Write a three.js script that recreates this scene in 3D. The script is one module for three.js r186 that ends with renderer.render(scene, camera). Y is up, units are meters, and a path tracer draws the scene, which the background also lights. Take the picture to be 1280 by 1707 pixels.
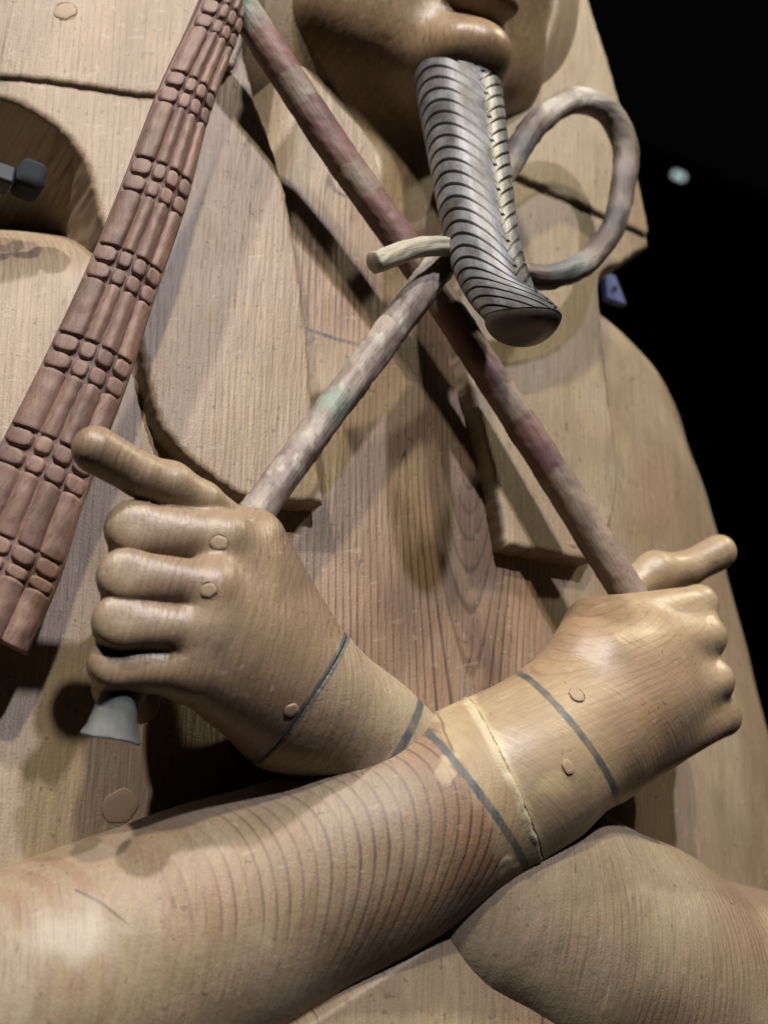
import * as THREE from 'three';
import { RoundedBoxGeometry } from 'three/addons/geometries/RoundedBoxGeometry.js';

// ---------------------------------------------------------------- camera, light, exposure
const scene = new THREE.Scene();
scene.background = new THREE.Color(0.0012, 0.0012, 0.0014);
const camera = new THREE.PerspectiveCamera(40, 767 / 1024, 0.05, 40);
{
  // a visitor stands a little to one side of the coffin and looks up at it
  const az = 29 * Math.PI / 180, el = 22 * Math.PI / 180, dist = 0.75, look = new THREE.Vector3(-0.012, 1.3, 0);
  const dir = new THREE.Vector3(Math.sin(az) * Math.cos(el), Math.sin(el), -Math.cos(az) * Math.cos(el));
  camera.position.copy(look).addScaledVector(dir, -dist);
  camera.lookAt(look);
  camera.rotateZ(1.5 * Math.PI / 180);
  camera.focus = 0.68; camera.userData.fStop = 7;
}
scene.add(camera);
const renderer = new THREE.WebGLRenderer({ antialias: true });
renderer.setSize(767, 1024);
renderer.toneMapping = THREE.LinearToneMapping;
renderer.toneMappingExposure = 1;
renderer.shadowMap.enabled = true;
function spot(dir, dist, color, cd, target = [0, 1.3, 0], angle = 0.5, radius = 3.2, penumbra = 0.6) {
  const l = new THREE.SpotLight(color, cd, 0, angle, penumbra, 2);
  const n = new THREE.Vector3(...dir).normalize();
  l.position.set(target[0] + n.x * dist, target[1] + n.y * dist, target[2] + n.z * dist);
  l.target.position.set(...target);
  l.castShadow = true; l.shadow.mapSize.set(2048, 2048); l.shadow.radius = radius; l.shadow.bias = -0.0005;
  scene.add(l, l.target);
}
// the gallery's ceiling spots
spot([-0.10, 0.70, 1.0], 3.0, new THREE.Color(0.90, 0.88, 1.0), 24);
spot([-0.40, 0.95, 1.0], 3.2, new THREE.Color(1.0, 0.89, 0.65), 23);
spot([-0.95, 1.30, 0.75], 3.0, new THREE.Color(1.0, 0.93, 0.9), 26);
spot([0.85, 1.2, 0.55], 3.0, new THREE.Color(1.0, 0.89, 0.64), 15);

// ---------------------------------------------------------------- helpers
const names = {};
function numbered(n) { const k = names[n] = (names[n] ?? -1) + 1; return k ? n + '_' + String(k).padStart(3, '0') : n; }
function thing(name, label, category, pos = [0, 0, 0], group) {
  const o = new THREE.Group(); o.name = numbered(name); o.position.set(...pos); o.userData = { label, category };
  if (group) o.userData.group = group;
  scene.add(o); return o;
}
function part(name, geo, mat, parent, label) {
  const m = new THREE.Mesh(geo, mat); m.name = name; m.castShadow = m.receiveShadow = true;
  if (label) m.userData.label = label;
  parent.add(m); return m;
}
// hashed value noise, -1..1
function h3(x, y, z) {
  let h = Math.imul(x, 374761393) ^ Math.imul(y, 668265263) ^ Math.imul(z, 2147483647 - 1274126177);
  h = Math.imul(h ^ (h >>> 13), 1274126177); h ^= h >>> 16;
  return (h & 0xffff) / 32767.5 - 1;
}
function noise(x, y, z) {
  const X = Math.floor(x), Y = Math.floor(y), Z = Math.floor(z);
  let a = x - X, b = y - Y, c = z - Z; a = a * a * (3 - 2 * a); b = b * b * (3 - 2 * b); c = c * c * (3 - 2 * c);
  const l = (p, q, t) => p + (q - p) * t;
  return l(l(l(h3(X, Y, Z), h3(X + 1, Y, Z), a), l(h3(X, Y + 1, Z), h3(X + 1, Y + 1, Z), a), b),
    l(l(h3(X, Y, Z + 1), h3(X + 1, Y, Z + 1), a), l(h3(X, Y + 1, Z + 1), h3(X + 1, Y + 1, Z + 1), a), b), c);
}
const fbm = (x, y, z, o = 3) => { let s = 0, w = 0.5; for (let i = 0; i < o; i++) { s += noise(x, y, z) * w; x *= 2.03; y *= 2.03; z *= 2.03; w *= 0.5; } return s; };
const clamp = (x, a = 0, b = 1) => x < a ? a : x > b ? b : x;
const sstep = (a, b, x) => { const t = clamp((x - a) / (b - a)); return t * t * (3 - 2 * t); };
const mix = (a, b, t) => a + (b - a) * t;
const mix3 = (a, b, t) => [mix(a[0], b[0], t), mix(a[1], b[1], t), mix(a[2], b[2], t)];
const smin = (a, b, k) => { const h = Math.max(k - Math.abs(a - b), 0) / k; return Math.min(a, b) - h * h * k * 0.25; };
const smax = (a, b, k) => -smin(-a, -b, k);
const V = (p) => new THREE.Vector3(...p);

// ---------------------------------------------------------------- cedar: growth rings cut through by the carved surface
// ring(p) is the ring coordinate in metres, along the fibre runs fib
function wood(p, o) {
  const [x, y, z] = p, f = o.fibre;
  const along = x * f[0] + y * f[1] + z * f[2];
  const wx = x - f[0] * along * 0.93, wy = y - f[1] * along * 0.93, wz = z - f[2] * along * 0.93;
  const warp = fbm(wx * 14 + 3, wy * 14, wz * 14 + 9, 2) * 0.006 + noise(wx * 60, wy * 60, wz * 60) * 0.0007;
  const t = (o.ring(x, y, z) + warp * (o.warp ?? 1)) / o.gap;
  const fr = t - Math.floor(t), id = Math.floor(t);
  const strength = 0.7 + 0.3 * h3(id, 7, 3);
  const patch = fbm(x * 9 + o.seed, y * 9, z * 9, 3);
  const lines = (0.2 * fr + 0.8 * sstep(0.66, 0.82, fr)) * (1 - sstep(0.9, 0.98, fr)) * strength * o.contrast * clamp((o.cover ?? 0.55) + patch * 2.6);
  const grain = noise(wx * 1500, wy * 1500, wz * 1500) * 0.6 + noise(wx * 500, wy * 500, wz * 500) * 0.4;
  let c = mix3(o.early, o.red, clamp(0.45 + patch * 1.9 + 0.14 * h3(id, 1, 2) * o.contrast));
  c = mix3(c, o.late, clamp(lines));
  const g = 1 + grain * 0.2 * (o.grain ?? 1) + fbm(x * 40, y * 40, z * 40, 2) * 0.12;
  const stain = sstep(0.16, 0.4, fbm(x * 13 + 70, y * 7 + o.seed, z * 13, 4)) * (o.stain ?? 0.35);
  c = mix3(c, [0.17, 0.115, 0.07], stain);
  const chk = Math.abs(noise(wx * 95 + 30, along * 7 + o.seed, wz * 95)), crack = (1 - sstep(0.008, 0.022, chk)) * sstep(0.3, 0.5, noise(wx * 22, along * 9, wz * 22 + o.seed));
  c = mix3(c, [0.075, 0.045, 0.026], crack * (o.check ?? 0.8));
  const dust = clamp((fbm(x * 22 + 40, y * 22 + o.seed, z * 22, 4) - 0.12) * 2.6) * (o.dust ?? 0.35);
  c = mix3(c, [0.36, 0.31, 0.245], dust);
  if (noise(x * 150 + y * 80, y * 380 - x * 150, z * 200 + o.seed) > 0.8) c = mix3(c, [0.42, 0.37, 0.29], 0.3);
  if (noise(x * 420, y * 300, z * 420 + o.seed) > 0.83) c = mix3(c, [0.1, 0.065, 0.04], 0.5);
  const worn = noise(x * 700, y * 700, z * 700) > 0.78 ? 0.86 : 1;
  const k = g * worn * (o.tone ?? 0.76); return [c[0] * k, c[1] * k, c[2] * k];
}
const CEDAR = { early: [0.32, 0.25, 0.17], red: [0.275, 0.17, 0.11], late: [0.085, 0.045, 0.026] };
const chestWood = { ...CEDAR, early: [0.33, 0.25, 0.16], red: [0.285, 0.185, 0.115], fibre: [0, 1, 0], ring: (x, y, z) => Math.hypot(x - 0.042, 0.03 * Math.tanh(Math.max(0, 1.345 - y) * 10), 0.003) + z * 0.2, gap: 0.0039, contrast: 1.05, seed: 1, dust: 0.25 };
const boardWood = { ...CEDAR, tone: 0.77, early: [0.34, 0.265, 0.178], red: [0.295, 0.208, 0.132], fibre: [0.06, 1, 0], ring: (x, y, z) => x + 0.25 * z + 0.05 * y, gap: 0.0033, contrast: 0.45, seed: 5, dust: 0.4 };
const armWood = { ...CEDAR, early: [0.32, 0.245, 0.15], red: [0.265, 0.155, 0.09], fibre: [0.15, 0.97, 0.1], ring: (x, y, z) => x * 0.9 - z * 0.42 + 0.06 * y, gap: 0.0047, contrast: 1.6, cover: 0.42, seed: 11, dust: 0.4, warp: 0.5, check: 0 };
const handWood = { ...CEDAR, tone: 0.8, check: 0.25, early: [0.335, 0.252, 0.155], red: [0.285, 0.175, 0.1], fibre: [0.9, 0.42, 0], ring: (x, y, z) => -0.42 * x + 0.9 * y + z * 0.5, gap: 0.0030, contrast: 0.42, seed: 17, dust: 0.2, warp: 0.4 };
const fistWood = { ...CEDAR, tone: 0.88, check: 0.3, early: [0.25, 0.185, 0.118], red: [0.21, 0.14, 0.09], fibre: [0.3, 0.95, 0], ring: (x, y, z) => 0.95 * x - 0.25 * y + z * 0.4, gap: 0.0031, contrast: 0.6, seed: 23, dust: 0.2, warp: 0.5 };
const faceWood = { ...CEDAR, tone: 0.8, stain: 0.7, early: [0.36, 0.27, 0.16], red: [0.25, 0.165, 0.09], fibre: [0, 1, 0], ring: (x, y, z) => x * 0.4 + z, gap: 0.005, contrast: 0.35, seed: 31, dust: 0.1 };

function tex(n, fn, srgb = true, m = n) {
  const d = new Uint8Array(n * m * 4);
  const enc = (v) => srgb ? 255 * (v <= 0.0031308 ? 12.92 * v : 1.055 * Math.pow(v, 1 / 2.4) - 0.055) : 255 * v;
  for (let j = 0, k = 0; j < m; j++) for (let i = 0; i < n; i++, k += 4) {
    const c = fn((i + 0.5) / n, (j + 0.5) / m);
    d[k] = enc(clamp(c[0])); d[k + 1] = enc(clamp(c[1])); d[k + 2] = enc(clamp(c[2])); d[k + 3] = 255;
  }
  const t = new THREE.DataTexture(d, n, m); t.magFilter = THREE.LinearFilter; t.wrapS = t.wrapT = THREE.MirroredRepeatWrapping;
  if (srgb) t.colorSpace = THREE.SRGBColorSpace;
  t.needsUpdate = true; return t;
}
const TILE = 0.7, TX = -0.35, TY = 0.98;   // the boards' textures cover this square of the coffin's front
const segDist = (px, py, pts) => {
  let best = 9;
  for (let i = 0; i + 1 < pts.length; i++) {
    const [ax, ay] = pts[i], bx = pts[i + 1][0] - ax, by = pts[i + 1][1] - ay;
    const t = clamp(((px - ax) * bx + (py - ay) * by) / (bx * bx + by * by));
    best = Math.min(best, Math.hypot(px - ax - bx * t, py - ay - by * t));
  }
  return best;
};
const neckline = [[-0.0627, 1.398, 0], [-0.0449, 1.3962, 0], [-0.0262, 1.3961, 0], [-0.0032, 1.4005, 0], [0.0225, 1.4118, 0]];
const chestMap = tex(1536, (u, v) => {
  const x = TX + u * TILE, y = TY + v * TILE;
  const side = sstep(0.085, 0.125, Math.abs(x - 0.01) + 0.012 * noise(y * 9, x * 30, 2));
  let c = side < 1 ? wood([x, y, 0], chestWood) : [0, 0, 0]; if (side > 0) c = mix3(c, wood([x, y, 0.1], boardWood), side);
  if (y > 1.36 && y < 1.44 && Math.abs(x) < 0.1) {
    const d = segDist(x, y, neckline) + noise(x * 900, y * 900, 0) * 0.0003;
    c = mix3(c, [0.05, 0.055, 0.055], (1 - sstep(0.0007, 0.0014, d)) * (0.6 + 0.4 * noise(x * 160, y * 160, 5)));
  }
  return c;
});
const boardMap = tex(1536, (u, v) => wood([TX + u * TILE, TY + v * TILE, 0.3], boardWood));
const grainBump = tex(1024, (u, v) => {   // 0.175 m a side, repeated
  const x = u * 0.175, y = v * 0.175;
  const a = noise(x * 1400, y * 90, 3) * 0.35 + noise(x * 600, y * 40, 8) * 0.45 + noise(x * 1300, y * 1300, 1) * 0.2 + fbm(x * 90, y * 30, 2, 3) * 0.3;
  const b = 0.5 + 0.5 * a; return [b, b, b];
}, false);
const bumpFor = (r, turn = 0) => { const t = grainBump.clone(); t.repeat.set(r, r); t.rotation = turn; t.needsUpdate = true; return t; };
const bump4 = bumpFor(4);
const grainTint = tex(1024, (u, v) => {   // fine fibre streaks, pores and scuffs that the vertex colours are too coarse for
  const x = u * 0.175, y = v * 0.175;
  const st = noise(x * 1900, y * 70, 3) * 0.4 + noise(x * 800, y * 30, 8) * 0.35 + noise(x * 2600, y * 260, 5) * 0.25;
  const pore = noise(x * 2400, y * 380, 21) > 0.66 ? 0.72 : 1, scuff = noise(x * 300 + y * 120, y * 900, 33) > 0.84 ? 1.18 : 1;
  const g = (0.86 + 0.16 * st + 0.10 * fbm(x * 160, y * 90, 4, 3)) * pore * scuff;
  return [clamp(g), clamp(g * 0.985), clamp(g * 0.965)];
});
const tintFor = (r, turn = 0) => { const t = grainTint.clone(); t.repeat.set(r, r); t.rotation = turn; t.needsUpdate = true; return t; };
const tint4 = tintFor(4);
const woodMat = (extra) => new THREE.MeshPhysicalMaterial({ roughness: 0.55, metalness: 0, bumpMap: bump4, bumpScale: 0.00022, ...extra });
const chestMat = woodMat({ map: chestMap, bumpScale: 0.0004 });
const boardMat = woodMat({ map: boardMap, bumpScale: 0.0004 });
const faceMat = woodMat({ vertexColors: true, map: tint4, roughness: 0.42, bumpScale: 0.00015 });
const planarUV = (x, y) => [(x - TX) / TILE, (y - TY) / TILE];

// ---------------------------------------------------------------- meshing a solid given as a distance field
function meshField(f, lo, hi, h, o = {}) {
  const B = 8, n = [0, 1, 2].map((i) => Math.ceil((hi[i] - lo[i]) / h / B) * B + 1);
  const [nx, ny, nz] = n, g = new Float32Array(nx * ny * nz).fill(NaN), at = (i, j, k) => (k * ny + j) * nx + i;
  const reach = B * h * 0.87 * (o.slack ?? 1.6), act = [];
  for (let k = 0; k < nz - 1; k += B) for (let j = 0; j < ny - 1; j += B) for (let i = 0; i < nx - 1; i += B) {
    if (Math.abs(f(lo[0] + (i + B / 2) * h, lo[1] + (j + B / 2) * h, lo[2] + (k + B / 2) * h)) > reach) continue;
    act.push([i, j, k]);
    for (let c = k; c <= k + B; c++) for (let b = j; b <= j + B; b++) for (let a = i; a <= i + B; a++) {
      const q = at(a, b, c); if (g[q] !== g[q]) g[q] = f(lo[0] + a * h, lo[1] + b * h, lo[2] + c * h);
    }
  }
  const id = new Int32Array(nx * ny * nz).fill(-1), pos = [];
  const C = [0, 1, nx, nx + 1, nx * ny, nx * ny + 1, nx * ny + nx, nx * ny + nx + 1];
  const E = [[0, 1], [2, 3], [4, 5], [6, 7], [0, 2], [1, 3], [4, 6], [5, 7], [0, 4], [1, 5], [2, 6], [3, 7]];
  for (const [i0, j0, k0] of act) for (let k = k0; k < k0 + B; k++) for (let j = j0; j < j0 + B; j++) for (let i = i0; i < i0 + B; i++) {
    const q = at(i, j, k); let s = 0;
    for (let c = 0; c < 8; c++) if (g[q + C[c]] < 0) s++;
    if (s === 0 || s === 8) continue;
    let x = 0, y = 0, z = 0, m = 0;
    for (const [a, b] of E) {
      const va = g[q + C[a]], vb = g[q + C[b]];
      if ((va < 0) === (vb < 0)) continue;
      const t = va / (va - vb);
      x += (a & 1) + ((b & 1) - (a & 1)) * t; y += ((a >> 1) & 1) + (((b >> 1) & 1) - ((a >> 1) & 1)) * t; z += (a >> 2) + ((b >> 2) - (a >> 2)) * t; m++;
    }
    id[q] = pos.length / 3; pos.push(lo[0] + (i + x / m) * h, lo[1] + (j + y / m) * h, lo[2] + (k + z / m) * h);
  }
  const idx = [], quad = (a, b, c, d, flip) => { if (a < 0 || b < 0 || c < 0 || d < 0) return; flip ? idx.push(a, c, b, a, d, c) : idx.push(a, b, c, a, c, d); };
  for (const [i0, j0, k0] of act) for (let k = k0; k < k0 + B; k++) for (let j = j0; j < j0 + B; j++) for (let i = i0; i < i0 + B; i++) {
    const q = at(i, j, k), v = g[q] < 0;
    if (j && k && v !== (g[q + 1] < 0)) quad(id[q - nx - nx * ny], id[q - nx * ny], id[q], id[q - nx], !v);
    if (i && k && v !== (g[q + nx] < 0)) quad(id[q - 1 - nx * ny], id[q - nx * ny], id[q], id[q - 1], v);
    if (i && j && v !== (g[q + nx * ny] < 0)) quad(id[q - 1 - nx], id[q - nx], id[q], id[q - 1], !v);
  }
  const F = o.fine ?? f, e = h * 0.5, N = pos.length / 3, nor = new Float32Array(N * 3), uv = new Float32Array(N * 2), col = o.color ? new Float32Array(N * 3) : null;
  for (let i = 0; i < N; i++) {
    let x = pos[3 * i], y = pos[3 * i + 1], z = pos[3 * i + 2], gx, gy, gz;
    for (let it = 0; it < 2; it++) {
      const d = F(x, y, z);
      gx = (F(x + e, y, z) - F(x - e, y, z)) / (2 * e); gy = (F(x, y + e, z) - F(x, y - e, z)) / (2 * e); gz = (F(x, y, z + e) - F(x, y, z - e)) / (2 * e);
      const l2 = gx * gx + gy * gy + gz * gz + 1e-9, s = clamp(d / l2, -h, h);
      if (it === 0) { x -= gx * s; y -= gy * s; z -= gz * s; }
    }
    const l = Math.hypot(gx, gy, gz) + 1e-9;
    pos[3 * i] = x; pos[3 * i + 1] = y; pos[3 * i + 2] = z;
    nor[3 * i] = gx / l; nor[3 * i + 1] = gy / l; nor[3 * i + 2] = gz / l;
    const w = planarUV(x, y); uv[2 * i] = w[0]; uv[2 * i + 1] = w[1];
    if (col) { const c = o.color([x, y, z], [gx / l, gy / l, gz / l]); col[3 * i] = c[0]; col[3 * i + 1] = c[1]; col[3 * i + 2] = c[2]; }
  }
  const G = new THREE.BufferGeometry();
  G.setAttribute('position', new THREE.BufferAttribute(new Float32Array(pos), 3));
  G.setAttribute('normal', new THREE.BufferAttribute(nor, 3));
  G.setAttribute('uv', new THREE.BufferAttribute(uv, 2));
  if (col) G.setAttribute('color', new THREE.BufferAttribute(col, 3));
  G.setIndex(idx);
  return G;
}
// distance to a tapered capsule, an ellipsoid, and a chain of elliptic sections [x, y, z, half width, half depth]
function cap(x, y, z, a, b, ra, rb) {
  const bx = b[0] - a[0], by = b[1] - a[1], bz = b[2] - a[2], px = x - a[0], py = y - a[1], pz = z - a[2];
  const t = clamp((px * bx + py * by + pz * bz) / (bx * bx + by * by + bz * bz + 1e-12));
  return Math.hypot(px - bx * t, py - by * t, pz - bz * t) - (ra + (rb - ra) * t);
}
function ell(x, y, z, c, r) {
  const a = (x - c[0]) / r[0], b = (y - c[1]) / r[1], d = (z - c[2]) / r[2], k = Math.hypot(a, b, d), m = Math.hypot(a / r[0], b / r[1], d / r[2]);
  return k < 1e-6 ? -Math.min(...r) : k * (k - 1) / m;
}
function chain(x, y, z, pts, k = 0.01) {
  let best = 9;
  for (let i = 0; i + 1 < pts.length; i++) {
    const A = pts[i], C = pts[i + 1], bx = C[0] - A[0], by = C[1] - A[1], L = Math.hypot(bx, by), ux = bx / L, uy = by / L;
    const px = x - A[0], py = y - A[1], s = px * ux + py * uy, t = clamp(s / L);
    const a = mix(A[3], C[3], t), b = mix(A[4], C[4], t), dp = px * uy - py * ux, dz = z - mix(A[2], C[2], t), da = s - t * L;
    const X = dp / a, Y = dz / b, W = da / a, q = Math.hypot(X, Y, W), m = Math.hypot(X / a, Y / b, W / a);
    best = smin(best, q < 1e-6 ? -Math.min(a, b) : q * (q - 1) / m, k);
  }
  return best;
}
const plane3 = (a, b, c) => {   // signed distance to the plane through three points
  const n = V(b).sub(V(a)).cross(V(c).sub(V(a))).normalize(), d = n.dot(V(a));
  return (x, y, z) => n.x * x + n.y * y + n.z * z - d;
};

// ---------------------------------------------------------------- the room: black gallery
const darkMat = new THREE.MeshPhysicalMaterial({ color: new THREE.Color(0.004, 0.004, 0.0045), roughness: 1, specularIntensity: 0 });
{
  const w = part('wall', new THREE.BoxGeometry(14, 6, 0.2), darkMat, scene); w.position.set(0, 3, -4.6); w.userData.kind = 'structure';
  const f = part('floor', new THREE.BoxGeometry(14, 0.2, 12), darkMat, scene); f.position.set(0, -0.1, 1.4); f.userData.kind = 'structure';
}

// ---------------------------------------------------------------- the coffin
const coffin = thing('coffin', 'carved cedar mummy coffin of a bearded ruler with forearms crossed on its chest', 'coffin');
const lerpTab = (tab, y) => {
  if (y <= tab[0][0]) return tab[0][1];
  for (let i = 0; i + 1 < tab.length; i++) if (y <= tab[i + 1][0]) { const t = (y - tab[i][0]) / (tab[i + 1][0] - tab[i][0]); return mix(tab[i][1], tab[i + 1][1], t * t * (3 - 2 * t) * 0.35 + t * 0.65); }
  return tab[tab.length - 1][1];
};
const HALF = [[0, 0.26], [0.15, 0.25], [0.5, 0.3], [0.9, 0.43], [1.1, 0.44], [1.22, 0.425], [1.30, 0.405], [1.377, 0.382], [1.414, 0.37], [1.46, 0.35], [1.527, 0.322], [1.56, 0.295], [1.59, 0.262], [1.64, 0.2], [1.75, 0.17], [1.9, 0.16]];
const DEEP = 0.22;
const bow = (x, y) => { const u = clamp(x / lerpTab(HALF, y), -1, 1); return -DEEP * (1 - Math.sqrt(Math.max(0, 1 - u * u))) + 0.042 * sstep(-0.006, 0.016, 1.1 - y - 0.62 * Math.abs(x - 0.009)); };
const drop = (x, y) => { const ys = x < 0 ? 1.40 : 1.47, q = Math.max(0, y - ys); return -sstep(0.07, 0.16, Math.abs(x)) * Math.min(13.6 * q * q, 0.05 + q * 1.2); };
const base = (x, y) => bow(x, y) + drop(x, y);
{
  const rows = [], cols = 420;
  for (let y = 0; y < 0.9; y += 0.03) rows.push(y);
  for (let y = 0.9; y < 1.03; y += 0.005) rows.push(y);
  for (let y = 1.03; y < 1.12; y += 0.0018) rows.push(y);
  for (let y = 1.12; y < 1.62; y += 0.004) rows.push(y);
  for (let y = 1.62; y <= 1.92; y += 0.03) rows.push(y);
  const pos = [], uv = [], idx = [], W = cols + 5;
  for (const y of rows) {
    const w = lerpTab(HALF, y), ring = [[-w, -0.46], [-w, -DEEP - 0.01]];
    for (let i = 0; i <= cols; i++) { const a = Math.PI * (i / cols - 0.5), x = w * Math.sin(a); ring.push([x, base(x, y)]); }
    ring.push([w, -DEEP - 0.01], [w, -0.46]);
    for (const [x, z] of ring) { pos.push(x, y, z + (Math.abs(x) < w * 0.98 ? fbm(x * 25, y * 12, 4, 3) * 0.0016 : 0)); uv.push(...planarUV(x, y)); }
  }
  const K = cols + 5;
  for (let j = 0; j + 1 < rows.length; j++) for (let i = 0; i + 1 < K; i++) { const a = j * K + i, b = a + 1, c = a + K, d = c + 1; idx.push(a, b, d, a, d, c); }
  for (let j = 0; j + 1 < rows.length; j++) { const a = j * K + K - 1, b = j * K, c = a + K, d = b + K; idx.push(a, b, d, a, d, c); }   // back board
  const G = new THREE.BufferGeometry();
  G.setAttribute('position', new THREE.Float32BufferAttribute(pos, 3)); G.setAttribute('uv', new THREE.Float32BufferAttribute(uv, 2)); G.setIndex(idx); G.computeVertexNormals();
  part('torso', G, chestMat, coffin);
}
// raised boards of the headdress: outline in x, y; the face follows the bowed front at a height, the rim drops to the body
function inside(px, py, poly) {
  let d = 9, s = false;
  for (let i = 0, j = poly.length - 1; i < poly.length; j = i++) {
    const [ax, ay] = poly[i], ex = poly[j][0] - ax, ey = poly[j][1] - ay, wx = px - ax, wy = py - ay, t = clamp((wx * ex + wy * ey) / (ex * ex + ey * ey));
    d = Math.min(d, Math.hypot(wx - ex * t, wy - ey * t));
    if ((ay > py) !== (poly[j][1] > py) && px < ex * (py - ay) / ey + ax) s = !s;
  }
  return s ? -d : d;
}
const smoothLine = (pts, n) => new THREE.CatmullRomCurve3(pts.map((p) => new THREE.Vector3(p[0], p[1], 0)), false, 'centripetal').getPoints(n).map((p) => [p.x, p.y]);
function board(name, poly, top, bottom, mat, cell, label) {
  const xs = poly.map((p) => p[0]), ys = poly.map((p) => p[1]);
  const f = (x, y, z) => {
    const zt = top(x, y), d2 = inside(x, y, poly) + noise(x * 240, y * 240, z * 60) * 0.0007 + noise(x * 60, y * 60, 3) * 0.0006, s = (z - zt) * 0.92, b = bottom(x, y) - z;
    return smax(smax(s, d2, 0.0035), b, 0.003);
  };
  const fine = (x, y, z) => f(x, y, z) + fbm(x * 40, y * 12, z * 40, 2) * 0.0007 + noise(x * 260, y * 90, z * 260) * 0.00008;
  let zlo = 9, zhi = -9;
  for (const [x, y] of poly) { zlo = Math.min(zlo, bottom(x, y)); zhi = Math.max(zhi, top(x, y)); }
  zhi = Math.max(zhi, top(0, 1.4), top(-0.05, 1.45), top(0.05, 1.45));
  const G = meshField(f, [Math.min(...xs) - 0.006, Math.min(...ys) - 0.006, Math.max(zlo, -0.19) - 0.004], [Math.max(...xs) + 0.006, Math.max(...ys) + 0.006, zhi + 0.008], cell, { fine });
  return part(name, G, mat, coffin, label);
}
const plateTop = (x, y) => bow(x, Math.min(y, 1.45)) + 0.014;
const plateLow = (x, y) => Math.max(base(x, y) - 0.012, -0.17);
const leftOuter = smoothLine([[-0.251, 1.5116, -0.051], [-0.2335, 1.5067, -0.0408], [-0.2185, 1.5009, -0.033], [-0.2029, 1.4895, -0.0258], [-0.1895, 1.4718, -0.0202], [-0.1776, 1.4353, -0.0145], [-0.1547, 1.3648, -0.0046], [-0.1423, 1.3242, -0.0005], [-0.1299, 1.3081, 0.0023], [-0.1141, 1.2961, 0.0051], [-0.0983, 1.2876, 0.0075]], 60);
const leftPlate = [...leftOuter, [-0.0764, 1.2881, 0.0101], [-0.0538, 1.2915, 0.0121], [-0.0583, 1.3171, 0.0117], [-0.0663, 1.3856, 0.0106], [-0.071, 1.4139, 0.0099], [-0.0821, 1.4685, 0.008], [-0.0936, 1.5044, 0.0062], [-0.1042, 1.5287, 0.0042], [-0.1152, 1.5697, 0.002], [-0.1419, 1.6146, -0.0045], [-0.2004, 1.6201, -0.0247], [-0.2633, 1.6173, -0.0591]];
board('headdress_lappet', leftPlate, plateTop, plateLow, boardMat, 0.0016, 'smooth lappet and shoulder board behind the strands of the flail');
const rightOuter = smoothLine([[0.1224, 1.2981, 0.0037], [0.1363, 1.3186, 0.0008], [0.1514, 1.3581, -0.0036], [0.1455, 1.4215, -0.004], [0.1439, 1.4638, -0.005], [0.1447, 1.5, -0.0052], [0.1713, 1.5231, -0.0135], [0.2034, 1.5528, -0.026]], 40);
const rightPlate = [[0.0239, 1.4423, 0.0135], [0.0304, 1.4014, 0.0133], [0.0408, 1.3666, 0.0128], [0.051, 1.3289, 0.0122], [0.0589, 1.2913, 0.0117], ...rightOuter, [0.1915, 1.5992, -0.021], [0.152, 1.6496, -0.0074], [0.0926, 1.6641, 0.0063], [0.0413, 1.5899, 0.0125], [0.0278, 1.5179, 0.0133]];
board('headdress_lappet', rightPlate, plateTop, plateLow, boardMat, 0.0018, 'lappet and shoulder board beside the curled beard');
const wingTop = (x, y) => bow(x, Math.min(y, 1.45)) + 0.0172;
const leftWing = [[-0.2618, 1.5238, -0.0531], [-0.236, 1.5184, -0.0371], [-0.207, 1.5173, -0.0226], [-0.177, 1.5147, -0.0105], [-0.1369, 1.5189, 0.0019], [-0.1159, 1.549, 0.0068], [-0.113, 1.5839, 0.0075], [-0.108, 1.6478, 0.0085], [-0.1919, 1.6855, -0.0162], [-0.2808, 1.6836, -0.0672]];
board('headdress_wing', leftWing, wingTop, (x, y) => plateTop(x, y) - 0.006, boardMat, 0.002);
const rightWing = [[0.0378, 1.5352, 0.0177], [0.0681, 1.5353, 0.0149], [0.1067, 1.5385, 0.0088], [0.1477, 1.544, -0.0011], [0.1957, 1.5552, -0.0178], [0.202, 1.5621, -0.0204], [0.1742, 1.6451, -0.0095], [0.1406, 1.7157, 0.0009], [0.1206, 1.766, 0.0058], [0.0191, 1.7036, 0.0187], [0.0024, 1.5915, 0.019]];
board('headdress_wing', rightWing, wingTop, (x, y) => plateTop(x, y) - 0.02, boardMat, 0.002);

// a colour map laid flat on the front of a carved solid: every texel is the wood found at the depth of its surface
function carvedMap(f, color, lo, hi, texel) {
  const w = hi[0] - lo[0], h = hi[1] - lo[1], c = 0.002, nx = Math.ceil(w / c) + 1, ny = Math.ceil(h / c) + 1, Z = new Float32Array(nx * ny);
  for (let j = 0; j < ny; j++) for (let i = 0; i < nx; i++) {
    const x = lo[0] + i * c, y = lo[1] + j * c; let z = hi[2] + 0.005;
    for (let k = 0; k < 24 && z > lo[2]; k++) { const d = f(x, y, z); if (d < 0.0004) break; z -= d * 0.8; }
    Z[j * nx + i] = Math.max(z, lo[2]);
  }
  const t = tex(Math.round(w / texel), (u, v) => {
    const a = u * w / c, b = v * h / c, i = Math.min(nx - 2, Math.floor(a)), j = Math.min(ny - 2, Math.floor(b)), p = a - i, q = b - j, k = j * nx + i;
    return color([lo[0] + u * w, lo[1] + v * h, mix(mix(Z[k], Z[k + 1], p), mix(Z[k + nx], Z[k + nx + 1], p), q)]);
  }, true, Math.round(h / texel));
  t.repeat.set(TILE / w, TILE / h); t.offset.set((TX - lo[0]) / w, (TY - lo[1]) / h);
  return t;
}
const carved = (name, f, fine, color, lo, hi, cell, texel, look, label) => part(name, meshField(f, lo, hi, cell, { fine }), woodMat({ map: carvedMap(f, color, lo, hi, texel), ...look }), coffin, label);

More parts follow.
